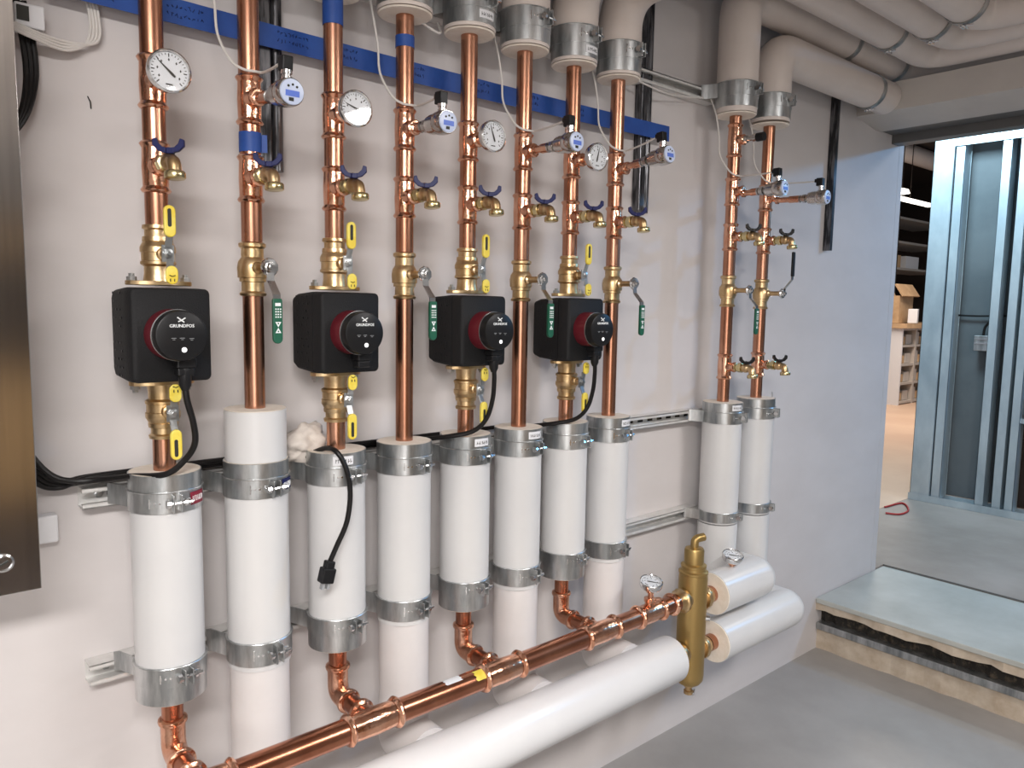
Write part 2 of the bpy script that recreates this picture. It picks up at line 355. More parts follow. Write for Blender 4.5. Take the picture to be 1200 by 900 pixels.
def hose_valve(x, z, i, label, handle='navy', y0=PY - .042, flip=False):
    t = thing('hose_valve', (x, y0, z), label, 'valve', 'brass hose drain valves')
    G().lathe([(.0145, 0), (.0145, .006), (.0115, .007), (.0115, .013), (.0165, .014), (.0165, .028), (.011, .030), (.011, .036)], (x, y0, z), -Y, 8).build('union_nut', 'brassP', t)
    g = G(); yb = y0 - .040
    g.lathe([(.008, -.012), (.0135, -.008), (.0155, 0), (.0145, .008), (.010, .014)], (x, yb, z), -Y, 18)
    g.cyl((x, yb, z), (x, yb, z + .018), .0065, 12)
    g.tube(bend([(x, yb - .004, z), (x, yb - .024, z - .001), (x, yb - .028, z - .024)], .014), .0115, 16)
    g.build('valve_body', 'brass', t)
    G().lathe([(.0115, 0), (.0165, .002), (.0178, .004), (.0178, .012), (.0165, .014), (.0125, .015)], (x, yb - .0275, z - .018), Vector((0, -.1, -1)), 20).build('hose_cap', 'brassP', t)
    # butterfly handle: two upswept wings on a hub
    u = Vector((math.cos(.6), -math.sin(.6), 0)); g = G(); o = Vector((x, yb, z + .016)) - Y * .003
    for q in (-1, 1):
        w2 = [(q * .004, -.003), (q * .017, .001), (q * .0265, .010), (q * .0265, .021), (q * .0195, .023), (q * .0165, .014), (q * .010, .008), (q * .004, .007)]
        g.prism(w2 if q > 0 else w2[::-1], o, u, Z, .009)
    g.box(o - Y * .0045 + Z * .002, (.012, .012, .010), rz(-.6))
    g.build('wing_handle', handle, t, .0012)
    G().lathe([(.0045, 0), (.0045, .003), (.003, .004)], (x, yb, z + .021), Z, 6).build('nut', 'chrome', t)
    return t

def ball_valve(x, z, label, style='green', y=PY, stem_l=.062):
    """sweat ball valve on a riser, lever hanging in front"""
    t = thing('ball_valve', (x, y, z - .052), label, 'valve', 'lever ball valves')
    b = PR
    G().lathe([(b + .001, -.054), (b + .005, -.053), (b + .006, -.048), (b + .002, -.044), (b + .0015, -.026), (b + .0055, -.025), (b + .0055, -.018), (b + .0085, -.017), (b + .0095, .002), (b + .0075, .014), (b + .003, .021), (b + .0015, .023), (b + .0015, .040), (b + .006, .044), (b + .006, .050), (b + .001, .053)], (x, y, z), Z, 28).build('valve_body', 'brass', t)
    ys = y - .024
    G().lathe([(.013, 0), (.012, .008), (.008, .012), (.008, stem_l * .75), (.011, stem_l * .78), (.011, stem_l)], (x, ys, z + .002), -Y, 12).build('stem', 'brass', t)
    yl = ys - stem_l
    lev = G().lathe([(.0175, 0), (.0185, .003), (.0165, .006), (.010, .0065), (.010, .012), (.005, .0125), (.005, .017)], (x, yl + .006, z + .002), -Y, 9)
    s = -1 if style != 'black' else 1
    if style == 'green':
        g = lev
        for (p0, z0, p1, z1) in ((0, 0, -.002, -.024), (-.002, -.024, -.028, -.050), (-.028, -.050, -.028, -.062)):
            g.prism([(-.0075, 0), (.0075, 0), (.0075, 1), (-.0075, 1)], (x, yl + p0, z + z0), X, Vector((0, p1 - p0, z1 - z0)), .0025)
        lv = g.build('lever', 'chrome', t)
        yg = yl - .0285; outl = []
        for k in range(9): a = PI + PI * k / 8; outl.append((.0095 * math.cos(a), -.134 + .0095 * math.sin(a) * 1.0))
        outl = outl + [(.0095, -.062), (.0085, -.058), (-.0085, -.058), (-.0095, -.062)]
        gr = G().prism(outl, (x, yg + .004, z), X, Z, .0075).build('grip', 'green', lv, .0015)
        g = G(); yy = yg - .0042
        g.bb(x - .0055, x + .0055, yy, yy + .0005, z - .072, z - .066)
        for xx in (-.0055, -.001, .0035):
            for q in range(4): g.bb(x + xx, x + xx + .0028, yy, yy + .0005, z - .079 - q * .0050, z - .0765 - q * .0050)
        for (zc, sgn) in ((-.106, -1), (-.119, 1)):
            tri = [(-.0058, -.004 * sgn), (.0058, -.004 * sgn), (0, .006 * sgn)]
            if sgn < 0: tri = tri[::-1]
            g.prism(tri, (x, yy + .0005, z + zc), X, Z, .0005)
        g.build('printed_marks', 'whitep', lv)
        g = G(); g.lathe([(.0016, 0), (.0016, .0003)], (x, yy - .0001, z - .105), -Y, 8); g.lathe([(.0016, 0), (.0016, .0003)], (x, yy - .0001, z - .120), -Y, 8); g.build('printed_dots', 'green', lv)
    elif style == 'black':
        g = lev; y1 = yl
        for (p0, z0, p1, z1) in ((0, 0, -.004, .020), (-.004, .020, -.030, .050), (-.030, .050, -.030, .065)):
            g.prism([(-.006, 0), (.006, 0), (.006, 1), (-.006, 1)], (x, yl + p0, z + z0), X, Vector((0, p1 - p0, z1 - z0)), .0025)
        lv = g.build('lever', 'chrome', t)
        G().bb(x - .008, x + .008, yl - .036, yl - .028, z + .060, z + .145).build('grip', 'blackp', lv, .003)
    return t

def pump_valve(x, z, up, label):
    """isolation valve beside a pump; z = centre; up=+1: grip points up"""
    t = thing('isolation_valve', (x, PY, z), label, 'valve', 'yellow lever isolation valves at the pumps')
    b = PR; s = up
    prof = [(b + .001, .054), (b + .005, .053), (b + .006, .047), (b + .002, .044), (b + .002, .033), (b + .0055, .032), (b + .0065, .024), (b + .0055, .023), (b + .0095, .015), (b + .0105, .013), (b + .0105, .004), (b + .0085, .003), (b + .0085, -.012), (b + .0105, -.013), (b + .0105, -.018), (b + .0045, -.022), (b + .0045, -.034), (b + .007, -.050)]
    G().lathe([(r, h * s) for r, h in prof], (x, PY, z), Z, 26).build('valve_body', 'brass', t)
    # oval flange with two nuts
    g = G(); zf = z - s * .0525; out = []
    for k in range(28):
        a = 2 * PI * k / 28; c, q = math.cos(a), math.sin(a); out.append((.058 * abs(c) ** .9 * (1 if c > 0 else -1), .030 * q))
    g.prism(out, (x, PY, zf - .004), X, Y, .008).build('flange', 'brass', t, .001)
    for sx in (-1, 1): G().lathe([(.009, 0), (.009, .007), (.005, .008), (.005, .013)], (x + sx * .047, PY, zf + s * .004), Z * s, 6).build('nut', 'galv', t)
    ys = PY - .028
    G().lathe([(.012, 0), (.012, .012), (.009, .014), (.009, .026)], (x, ys, z), -Y, 12).build('stem', 'brass', t)
    yl = ys - .030
    lv = G().box((x, yl, z), (.021, .003, .030)).lathe([(.0085, 0), (.0085, .005), (.004, .006), (.004, .010)], (x, yl - .001, z), -Y, 6).prism([(-.006, 0), (.006, 0), (.006, 1), (-.006, 1)], (x, yl - .0015, z + s * .012), X, Vector((0, -.010, s * .022)), .0025).build('lever', 'galv', t)
    yg = yl - .0145; z0, z1 = z + s * .028, z + s * .084; R = .0100
    def pill(za, zb, R, ox=0, yy=yg, th=.008):
        lo, hi = min(za, zb), max(za, zb); o = []
        for k in range(9): a = PI + PI * k / 8; o.append((ox + R * math.cos(a), lo + R + R * math.sin(a)))
        for k in range(9): a = PI * k / 8; o.append((ox + R * math.cos(a), hi - R + R * math.sin(a)))
        return G().prism(o, (x, yy + th / 2, 0), X, Z, th)
    pill(z0, z1, R).build('grip', 'yellow', lv, .002)
    g = pill(z0 + s * .018, z1 - s * .006, .0032, -.001, yg - .0043, .0008); g.build('printed_slot', 'blacky', lv)
    # small purge lever on the other side
    lv2 = G().box((x + .001, yl - .006, z - s * .020), (.012, .003, .016)).build('purge_lever', 'galv', t)
    za, zb = z - s * .022, z - s * .055
    pill(za, zb, .0105, .001, yg - .001, .006).build('purge_grip', 'yellow', lv2, .0018)
    g = G(); zc = z - s * .045
    g.tube([(x - .004, yg - .0046, zc + .006), (x + .001, yg - .0046, zc + .004), (x + .006, yg - .0046, zc + .006)], .0008, 4)
    for sx in (-.0025, .0045): g.bb(x + sx - .0008, x + sx + .0008, yg - .0048, yg - .004, zc - .005, zc)
    g.build('printed_mark', 'blacky', lv2)
    return t

def pump(x, i, label, cord=True):
    zc = 1.4880; t = thing('circulator_pump', (x, PY, 1.40), label, 'pump', 'black circulator pumps')
    # shell: waisted box, back narrower than the front
    g = G(); b = 0; W = .0695; H = .0850
    secs = [(-.052, W - .004, H - .010), (-.075, W, H - .004), (-.135, W - .001, H), (-.150, W - .001, H), (-.1505, W - .004, H - .003), (-.154, W - .004, H - .003), (-.1545, W, H), (-.186, W - .001, H - .001), (-.190, W - .004, H - .004)]
    g.v = []; 
    for yy, ww, hh in secs:
        r = .010
        for (cx, cz, a0) in ((ww - r, hh - r, 0), (-ww + r, hh - r, PI / 2), (-ww + r, -hh + r, PI), (ww - r, -hh + r, 1.5 * PI)):
            for k in range(5): a = a0 + PI / 2 * k / 4; g.v.append(Vector((x + cx + r * math.cos(a), yy, zc + cz + r * math.sin(a))))
    n = 20
    for q in range(len(secs) - 1):
        for k in range(n): j = (k + 1) % n; g.f.append((q * n + k, q * n + j, (q + 1) * n + j, (q + 1) * n + k))
    g.f.append(tuple(range(n))); g.f.append(tuple(reversed(range((len(secs) - 1) * n, len(secs) * n))))
    g.build('housing', 'epp', t, 0, 50)
    g = G(); rnd = random.Random(i)
    for a in range(11):
        for k in range(3): 
            if rnd.random() < .8: g.cyl((x - W + .0006, -.078 - k * .022 - (a % 2) * .008, zc - .075 + a * .015), (x - W - .0006, -.078 - k * .022 - (a % 2) * .008, zc - .075 + a * .015), .0024, 8)
    o = g.build('vent_holes', 'blackp', t); o['kind'] = 'stuff'
    zk = 1.490; xk = x - .003
    G().lathe([(.0455, .0), (.0455, .041), (.0445, .044)], (xk, -.187, zk), -Y, 44).build('red_motor_ring', 'red', t)
    G().hollow(.0458, .0435, .0, .0014, (xk, -.2305, zk), -Y, 44).build('trim_ring', 'galv', t)
    hd = G().lathe([(.0447, .0), (.0445, .016), (.0430, .0205), (.041, .0215)], (xk, -.2320, zk), -Y, 44).build('control_head', 'blackp', t)
    yf = -.2540
    text('GRUNDFOS', .0078, 'whitep', hd, (xk, yf, zk + .017), FRONT)
    g = G(); g.tube([(xk - .006, yf, zk + .031), (xk + .004, yf, zk + .0235)], .0012, 5); g.tube([(xk + .006, yf, zk + .031), (xk - .001, yf, zk + .0265), (xk - .006, yf, zk + .0245)], .0012, 5)
    g.lathe([(.0014, 0), (.0014, .001)], (xk - .0065, yf + .0006, zk + .0315), -Y, 8); g.build('logo_mark', 'whitep', hd)
    g = G()
    for dx, dz in ((0, -.004), (.016, -.005), (-.014, -.004)): g.bb(xk + dx - .004, xk + dx + .004, yf - .0002, yf + .0008, zk + dz - .0004, zk + dz + .0004); g.bb(xk + dx - .002, xk + dx + .002, yf - .0002, yf + .0008, zk + dz - .003, zk + dz - .0022)
    g.build('panel_marks', 'greyp', hd)
    G().lathe([(.0046, 0), (.0044, .0012)], (xk + .003, yf + .0008, zk - .0245), -Y, 16).build('lit_button', 'led', hd)
    G().box((x + .012, -.214, zk - .050), (.034, .030, .018)).box((x + .012, -.212, zk - .066), (.030, .026, .014)).build('plug_socket', 'blackp', t, .003)
    return t

def flow_sensor(x, z, i, ang, label, pitch=.10, ext=.05):
    d = Vector((math.sin(ang), -math.cos(ang), 0)); d = (d + Z * math.tan(pitch)).normalized()
    p = Vector((x, PY, z)) + d * (.040 + ext)
    t = thing('flow_sensor', tuple(p), label, 'sensor', 'steel sensors with blue faces')
    G().lathe([(.013, -ext), (.013, -ext + .008), (.0095, -ext + .010), (.0095, -ext * .45), (.012, -ext * .42), (.012, .001)], p, d, 14).build('extension', 'fit', t)
    G().lathe([(.013, 0), (.013, .004), (.010, .005), (.010, .012), (.0145, .013), (.0145, .022), (.009, .024), (.009, .034)], p, d, 8).build('nipple', 'steel', t)
    G().lathe([(.014, .030), (.0195, .034), (.0195, .042), (.0215, .044), (.0215, .062), (.0245, .066), (.0255, .080), (.0245, .094), (.0235, .096)], p, d, 22).build('sensor_body', 'steel', t)
    c = p + d * .0965; u, v, a = frame(d)
    fc = G().lathe([(.0225, 0), (.0215, .0025), (.019, .003)], c, d, 26).build('face_plate', 'paleblue', t)
    up = (Z - d * d.z).normalized(); sd = d.cross(up) * -1
    g = G(); g.box(c + d * .0034 - up * .001, (.001, .001, .001))
    R = Matrix((sd, d, up)).transposed()
    g = G().box(c + d * .0032 - up * .003, (.026, .0012, .010), R); g.build('blue_band', 'blue', fc)
    g = G()
    for dx, dz in ((-.008, .009), (0, .012), (.008, .009)): g.lathe([(.0022, 0), (.0022, .0012)], c + d * .0028 + sd * dx + up * dz, d, 8)
    g.box(c + d * .0032 - up * .013 - sd * .002, (.009, .0012, .006), R); g.build('display_marks', 'blacky', fc)
    q = p + d * .074 + up * .020
    G().lathe([(.0095, 0), (.0095, .008), (.0075, .009), (.0075, .011), (.010, .012), (.010, .019)], q, Z, 14).build('plug_collar', 'chrome', t)
    G().box(q + Z * .031 - d * .004, (.020, .022, .026), R).box(q + Z * .036 - d * .017, (.012, .012, .012), R).build('plug', 'blackp', t, .002)
    return t, q + Z * .034 - d * .024

def scribble(parent, x, R, ang, zc, w_, h, m='label', rows=2, ink='blacky', name='label'):
    """sticker wrapped on a ring at angle ang (0 = facing -y, + to the right)"""
    g = G(); n = 8; b = 0; da = w_ / R
    for k in range(n + 1):
        a = ang - da / 2 + da * k / n
        for rr in (R, R + .0008):
            for dz in (-h / 2, h / 2): g.v.append(Vector((x + rr * math.sin(a), PY - rr * math.cos(a), zc + dz)))
    for k in range(n):
        o = k * 4
        g.f += [(o + 2, o + 6, o + 7, o + 3), (o, o + 1, o + 5, o + 4), (o + 1, o + 3, o + 7, o + 5), (o, o + 4, o + 6, o + 2)]
    g.f += [(0, 2, 3, 1), (n * 4, n * 4 + 1, n * 4 + 3, n * 4 + 2)]
    lb = g.build(name, m, parent)
    g = G(); rnd = random.Random(int(x * 1000)); k = 0
    while k < 7:
        a = ang - da * .36 + da * .72 * k / 6; P = lambda da_, dz: (x + (R + .0011) * math.sin(a + da_), PY - (R + .0011) * math.cos(a + da_), zc + dz)
        g.tube([P(0, -h * .25), P(0, h * .18)], .0006, 4)
        if rnd.random() < .7: g.tube([P(0, h * rnd.uniform(-.2, .2)), P(da * .07, h * rnd.uniform(-.2, .2))], .0006, 4)
        k += 1
    g.build('sticker_print', ink, lb)
    return lb

def clamp(x, zc, R, label, h=.042, sleeve=0, sl_h=.038, wallz=True, name='pipe_clamp', boltang=.55, sticker=None, grp='galvanised pipe clamps', yw=-.0415):
    """steel band round a jacket with two legs back to the strut; sleeve=+1/-1: a saddle sleeve above/below"""
    t = thing(name, (x, PY, zc), label, 'clamp', grp)
    Ro = R + .0032
    # band plan outline: legs then front arc
    outer = []; inner = []; a0 = math.radians(118)
    k = 30
    for q in range(k + 1):
        a = -a0 + 2 * a0 * q / k
        outer.append(Vector((x + Ro * math.sin(a), PY - Ro * math.cos(a), 0))); inner.append(Vector((x + (R + .0004) * math.sin(a), PY - (R + .0004) * math.cos(a), 0)))
    lx = R + .020
    outer = [Vector((x - lx, yw, 0)), Vector((x - lx + .008, yw - .006, 0))] + outer + [Vector((x + lx - .008, yw - .006, 0)), Vector((x + lx, yw, 0))]
    inner = [Vector((x - lx, yw + .002, 0)), Vector((x - lx + .010, yw - .002, 0))] + inner + [Vector((x + lx - .010, yw - .002, 0)), Vector((x + lx, yw + .002, 0))]
    n = len(outer); g = G()
    for zz in (zc - h / 2, zc + h / 2):
        for p in outer: g.v.append(Vector((p.x, p.y, zz)))
        for p in inner: g.v.append(Vector((p.x, p.y, zz)))
    for q in range(n - 1):
        g.f += [(q, q + 1, 2 * n + q + 1, 2 * n + q), (n + q, 3 * n + q, 3 * n + q + 1, n + q + 1), (q, n + q, n + q + 1, q + 1), (2 * n + q, 2 * n + q + 1, 3 * n + q + 1, 3 * n + q)]
    g.f += [(0, 2 * n, 3 * n, n), (n - 1, 2 * n - 1, 4 * n - 1, 3 * n - 1)]
    g.build('band', 'galv', t)
    # rolled rim on the upper edge
    g = G(); pts = [Vector((x + (Ro + .0006) * math.sin(a), PY - (Ro + .0006) * math.cos(a), zc + h / 2 - .001)) for a in [(-a0 + 2 * a0 * q / 30) for q in range(31)]]
    g.tube(pts, .0014, 6).build('rim', 'galv', t)
    # bolt ears
    a = boltang; d = Vector((math.sin(a), -math.cos(a), 0)); s = Vector((math.cos(a), math.sin(a), 0)); c = Vector((x, PY, zc)) + d * (Ro + .006)
    R3 = Matrix((s, -d, Z)).transposed()
    g = G().box(c - s * .007, (.0030, .020, h * .8), R3).box(c + s * .007, (.0030, .022, h * .8), R3).box(c + s * .016 - d * .002, (.018, .0035, h * .30), R3); g.build('ear', 'galv', t, .0008)
    G().lathe([(.0078, -.019), (.0078, -.011), (.0036, -.0105), (.0036, .012), (.0068, .012), (.0068, .018), (.0034, .0185), (.0034, .028)], c + d * .002, s, 8).build('bolt', 'chrome', t)
    g = G()
    for j in range(3):
        aa = a - .42 - j * .13; dd = Vector((math.sin(aa), -math.cos(aa), 0)); cc = Vector((x, PY, zc)) + dd * Ro
        g.lathe([(.0022, -.001), (.0022, .0012)], cc + Z * (0 if j < 2 else 0), dd, 8)
        if j == 2: g.box(cc, (.0025, .003, h * .45), Matrix((Vector((math.cos(aa), math.sin(aa), 0)), -dd, Z)).transposed())
    g.build('rivets', 'chrome', t)
    if sleeve:
        z0, z1 = (zc + h / 2 - .004, zc + h / 2 + sl_h) if sleeve > 0 else (zc - h / 2 - sl_h, zc - h / 2 + .004)
        G().hollow(R + .0016, R + .0002, z0, z1, (x, PY, 0), Z, 44).build('saddle_sleeve', 'galv', t)
    if sticker == 'white': scribble(t, x, R + .0018, {.792: -.25, 1.681: .16, 2.268: -.18}.get(x, .05), zc + sleeve * (h / 2 + .015), .044, .019)
    if sticker == 'red': scribble(t, x, Ro + .0012, .66, zc + .002, .036, .024, 'labelr', 1, 'whitep', 'red_label')
    if sticker == 'navy': scribble(t, x, Ro + .0012, .70, zc + .002, .036, .024, 'navy', 1, 'whitep', 'navy_label')
    return t

RL = .0630
pumped = (0, 2, 4, 6)
wires = []
for i, x in enumerate(RX):
    far = i >= 8; rl = SH[i]
    base = .70 if i in pumped else 1.21
    labr = ['leftmost of the copper risers, black pump in its run', 'second copper riser from the left, blue tape band under the sensor', 'third copper riser from the left, blue tape wound round its top', 'fourth copper riser from the left, narrow blue tape band high up',
            'fifth copper riser from the left, behind a black pump', 'sixth copper riser from the left, white wire around it', 'seventh copper riser from the left, with the smallest looking pump', 'eighth copper riser from the left, last of the evenly spaced row',
            'ninth copper riser, left one of the far pair by the bluish wall', 'tenth and rightmost copper riser against the bluish wall'][i]
    r = thing('copper_riser', (x, PY, 1.21), labr, 'pipe', 'vertical copper risers')
    top = 2.30
    if i in pumped:
        pipe_seg(r, x, 1.634, top); pipe_seg(r, x, 1.21, 1.345)
    else:
        pipe_seg(r, x, 1.60, top); pipe_seg(r, x, 1.21, 1.57)
    tee(r, x, 1.941, .047); tee(r, x, 1.791, .046)
    if far: tee(r, x, 2.108, .055, .040 if i == 8 else 0) if i == 8 else None
    if far: tee(r, x, 1.352, .044)
    # tape bands
    for (k, z0, z1, rr) in ((1, 1.842, 1.880, 0), (2, 2.125, 2.30, 0), (3, 2.119, 2.144, 0)):
        if k == i:
            tb = G().lathe([(PR + .0003, z0), (PR + .0011, z0), (PR + .0011, z1), (PR + .0003, z1)], (x, PY, 0), Z, 28)
            if k == 1: tb.box((x + .024, PY - .010, (z0 + z1) / 2), (.012, .0012, z1 - z0 - .004), rz(-.5))
            tb.build('blue_tape_band', 'tape', r)
    # main stop valve
    if i in pumped:
        pump_valve(x, 1.634, 1, 'brass valve with upright yellow lever above the pump on the ' + rl)
        pump_valve(x, 1.345, -1, 'brass valve with hanging yellow lever below the pump on the ' + rl)
        pump(x, i, ['leftmost and largest looking black circulator pump with red ring', 'none', 'second black circulator pump from the left, no cord in its socket', 'none', 'third black circulator pump from the left, left of a green lever', 'none', 'rightmost black circulator pump, smallest looking'][i])
    elif not far:
        ball_valve(x, 1.615, 'brass ball valve with hanging green lever on the ' + rl)
    elif i == 8:
        ball_valve(x, 1.610, 'brass ball valve with green lever on the left riser of the far pair')
    else:
        ball_valve(x, 1.604, 'brass ball valve with black lever pointing up on the rightmost riser', 'black')
    # hose valves
    hose_valve(x, 1.791, i, ('brass hose valve, %s wing handle, on the ' % ('black' if far else 'blue')) + rl + (', upper' if far else ''), 'navy' if not far else 'blackp')
    if far: hose_valve(x, 1.352, i, 'low brass hose valve just above the jacket of the ' + rl, 'blackp')
    # gauge or sensor
    if i in pumped:
        gauge(x, PY - .088, 1.941, (.0, -1, .0), i, 'round white dial gauge on the ' + rl, stem=.046, needle=(-.85, 0, -1.25, 0, -.35, 0, .25)[i])
    elif i < 9 or i == 9:
        a, pt_, ex_ = {1: (.0, -.10, .055), 3: (0, -.05, .030), 5: (0, .0, .055), 7: (0, .10, .055), 8: (0, .03, .055), 9: (.05, -.02, .085)}[i]
        sgo, q = flow_sensor(x, 1.941 if not far else 1.931, i, a, 'steel flow sensor with black plug on the ' + rl, pt_, ex_)
        wires.append((i, q))
    if i == 8:
        t = thing('thermowell', (x, PY - .04, 2.108), 'small steel thermowell near the top of the left riser of the far pair', 'fitting')
        G().lathe([(.013, 0), (.013, .008), (.009, .010), (.009, .030), (.013, .031), (.013, .046)], (x, PY - .040, 2.108), -Y, 10).build('well', 'steel', t)
        G().lathe([(.014, 0), (.014, .026)], (x, PY - .084, 2.108), -Y, 14).build('cap', 'blackp', t)
    # lower jacket
    R = RL if not far else .0670
    jl = ('tall white pipe jacket around the lower ' if not far else 'white pipe jacket around the lower ') + rl
    j = thing('pipe_jacket', (x, PY, .80), jl, 'pipe jacket', 'white vertical pipe jackets')
    zb = .790 if i in pumped else (.80 if not far else .81)
    G().lathe([(R, zb), (R, 1.2275)], (x, PY, 0), Z, 48).build('jacket', 'white', j)
    G().lathe([(PR, 1.2280), (R - .002, 1.2280), (R - .0005, 1.2305), (PR, 1.2310)], (x, PY, 0), Z, 44).build('foam_end', 'foam', j)
    if i == 1:
        G().lathe([(.0610, 1.231), (.0610, 1.333)], (x, PY, 0), Z, 44).build('upper_sleeve', 'white', j)
        G().lathe([(PR, 1.3332), (.0595, 1.3332), (.0605, 1.335), (PR, 1.3355)], (x, PY, 0), Z, 44).build('foam_end', 'foam', j)
    if i in pumped: G().lathe([(PR, zb - .004), (R - .001, zb - .003), (R - .001, zb - .0005)], (x, PY, 0), Z, 40).build('foam_end', 'foam', j)
    # clamps
    clamp(x, 1.180, R, 'upper galvanised clamp around the jacket of the ' + rl, .040, 1, .030, boltang=-.02 if i == 0 else (.12 if i < 8 else .28), sticker={0: 'red', 1: 'navy', 2: 'white', 4: 'white', 5: 'white', 7: 'white', 8: 'white'}.get(i))
    if i in pumped: clamp(x, .844, R, 'deep lower clamp with skirt at the jacket foot of the ' + rl, .038, -1, .036, boltang=.12)
    else: clamp(x, .836 if not far else .833, R, 'lower galvanised clamp around the jacket of the ' + rl, .048 if not far else .034, boltang=.13 if i < 8 else .28)
    # drop below jacket
    if i in pumped:
        d = thing('copper_drop', (x, PY, .66), 'bent copper drop from the jacket of the ' + rl + ' to the header', 'pipe', 'copper drops to the header')
        G().cyl((x, PY, .705), (x, PY, .792), PR, 28).build('tube', 'copperD', d)
        g = G().tube(bend([(x, PY, .730), (x, PY, .664), (x, -.172, .664)], .05, 10), .0232, 28); 
        g.build('elbow', 'fit', d)
        G().lathe([(PR + .002, 0), (PR + .0065, .002), (PR + .0075, .006), (PR + .0065, .010), (PR + .002, .013)], (x, PY, .722), Z, 28).build('press_collar', 'fit', d)
        G().lathe([(PR + .002, 0), (PR + .0065, .002), (PR + .0075, .006), (PR + .0065, .010), (PR + .002, .013)], (x, -.163, .664), -Y, 28).build('press_collar', 'fit', d)
        G().cyl((x, -.165, .664), (x, -.235, .664), PR, 28).build('tube', 'copperD', d)
    elif not far:
        d = thing('lower_jacket', (x, PY, .5), 'duller white jacket below the lower clamp of the ' + rl, 'pipe jacket', 'dull white lower jackets')
        g = G(); Rd = .0600
        g.cyl((x, PY, .50), (x, PY, .7985), Rd, 40); g.ball((x, PY, .50), Rd, 40); g.build('jacket', 'white2', d)
        G().cyl((x, PY, .50), (x, -.232, .50), Rd, 40).build('branch', 'white2', d)

# upper jackets: rise and turn out over the room
for i, x in enumerate(RX):
    far = i >= 8; R = .0620 if not far else .0670; rl = SH[i]
    j = thing('ceiling_jacket', (x, PY, 2.195), ('beige overhead jacket elbow at the top of the ' if not far else 'thick beige jacket bending along the ceiling from the ') + rl, 'pipe jacket', 'beige overhead pipe jackets')
    G().lathe([(PR, 2.188), (R - .004, 2.188), (R - .001, 2.191), (PR, 2.192)], (x, PY, 0), Z, 40).build('foam_end', 'foam', j)
    if not far:
        path = bend([(x, PY, 2.193), (x, PY, 2.435), (x, -3.9, 2.435)], .13, 12)
        G().tube(path, R, 36).build('jacket', 'beige', j)
    else:
        zr = 2.589 if i == 8 else 2.445
        xe = 3.505 if i == 8 else 3.357
        pts = [(x, PY, 2.193 if i == 8 else 2.198), (x, PY, zr), (xe, PY, zr)] + ([(xe, -3.9, zr)] if i == 8 else [])
        G().tube(bend(pts, .10, 12), R, 40).build('jacket', 'beige', j)
    clamp(x, 2.258 + (.008 if far else 0), R, 'galvanised clamp at the overhead jacket of the ' + rl, .046, -1, .034, boltang=.16, name='ceiling_clamp', grp='clamps at the overhead jackets', sticker={4: 'white', 6: 'white'}.get(i))
# more jackets running along the ceiling and turning before the beam
for k, (yy, xe, lab) in enumerate(((-.287, 3.350, 'ceiling jacket next out from the one on the far pair, turning before the beam'), (-.436, 3.190, 'third ceiling jacket out from the wall, turning before the beam'), (-.574, 3.035, 'outermost ceiling jacket in view, turning before the beam'))):
    j = tag(G().tube(bend([(-2.9, yy, 2.589), (xe, yy, 2.589), (xe, -3.9, 2.589)], .10, 12), .0655, 40).build('overhead_jacket', 'beige'), lab, 'pipe jacket', 'jackets running along the ceiling')
def hanger(x, y, z, R, label):
    t = thing('ceiling_strap', (x, y, z), label, 'clamp', 'straps on the ceiling jackets')
    G().hollow(R + .0035, R + .0003, -.013, .013, (x, y, z), X, 40).build('band', 'galv', t)
    c = Vector((x, y - .010, z - R - .008))
    G().box(c, (.020, .003, .018)).box(c + Vector((0, .012, 0)), (.020, .003, .018)).lathe([(.004, -.018), (.004, .022)], c, Y, 8).build('bolt', 'chrome', t)
hanger(2.985, -.12, 2.589, .067, 'steel strap on the thick ceiling jacket of the far pair, nearer one')
hanger(3.400, -.12, 2.589, .067, 'steel strap where the ceiling jacket turns above the beam')
hanger(3.205, -.12, 2.445, .067, 'steel strap on the low ceiling jacket of the rightmost riser')
hanger(2.983, -.287, 2.589, .067, 'steel strap on the second ceiling jacket out from the wall')
hanger(2.983, -.436, 2.589, .067, 'steel strap on the third ceiling jacket out from the wall')
hanger(2.900, -.574, 2.589, .067, 'steel strap on the outermost ceiling jacket')
t = thing('blue_bracket', (2.16, -.03, 2.60), 'dark blue bracket high on the wall between the riser groups', 'bracket')
G().bb(2.08, 2.26, -.035, -.001, 2.63, 2.66).bb(2.10, 2.118, -.035, -.015, 2.585, 2.635).bb(2.20, 2.218, -.035, -.015, 2.605, 2.635).build('bracket_body', 'navy', t, .002)

# ------------------------------------------------------------------ headers
HY, HZ = -.275, .664
hd = thing('copper_header', (1.1, HY, HZ), 'long horizontal copper header along the foot of the wall', 'pipe')
HR = .0262
G().cyl((.30, HY, HZ), (1.860, HY, HZ), HR, 36).build('tube', 'copperD', hd)
def bead(x): return [(HR + .001, x - .008), (HR + .006, x - .005), (HR + .0085, x), (HR + .006, x + .005), (HR + .001, x + .008)]
for k in pumped:
    x = RX[k]
    g = G().lathe(bead(-.058)[:] + [(HR + .002, -.045), (HR + .0035, 0), (HR + .002, .045)] + bead(.058), (x, HY, HZ), X, 32)
    g.lathe([(.024, 0), (.0235, .036), (.0225, .040), (.0285, .044), (.0285, .052), (.0225, .056)], (x, HY, HZ), Y, 28).build('tee_fitting', 'fit', hd)
g = G().lathe(bead(-.050) + [(HR + .002, -.035), (HR + .003, 0), (HR + .002, .035)] + bead(.050), (1.712, HY, HZ), X, 32).lathe([(.017, 0), (.014, .034), (.017, .036), (.017, .046), (.012, .047)], (1.712, HY, HZ), Z, 18); g.build('tee_fitting', 'fit', hd)
G().lathe(bead(0), (1.815, HY, HZ), X, 32).build('press_collar', 'fit', hd)
g = G()
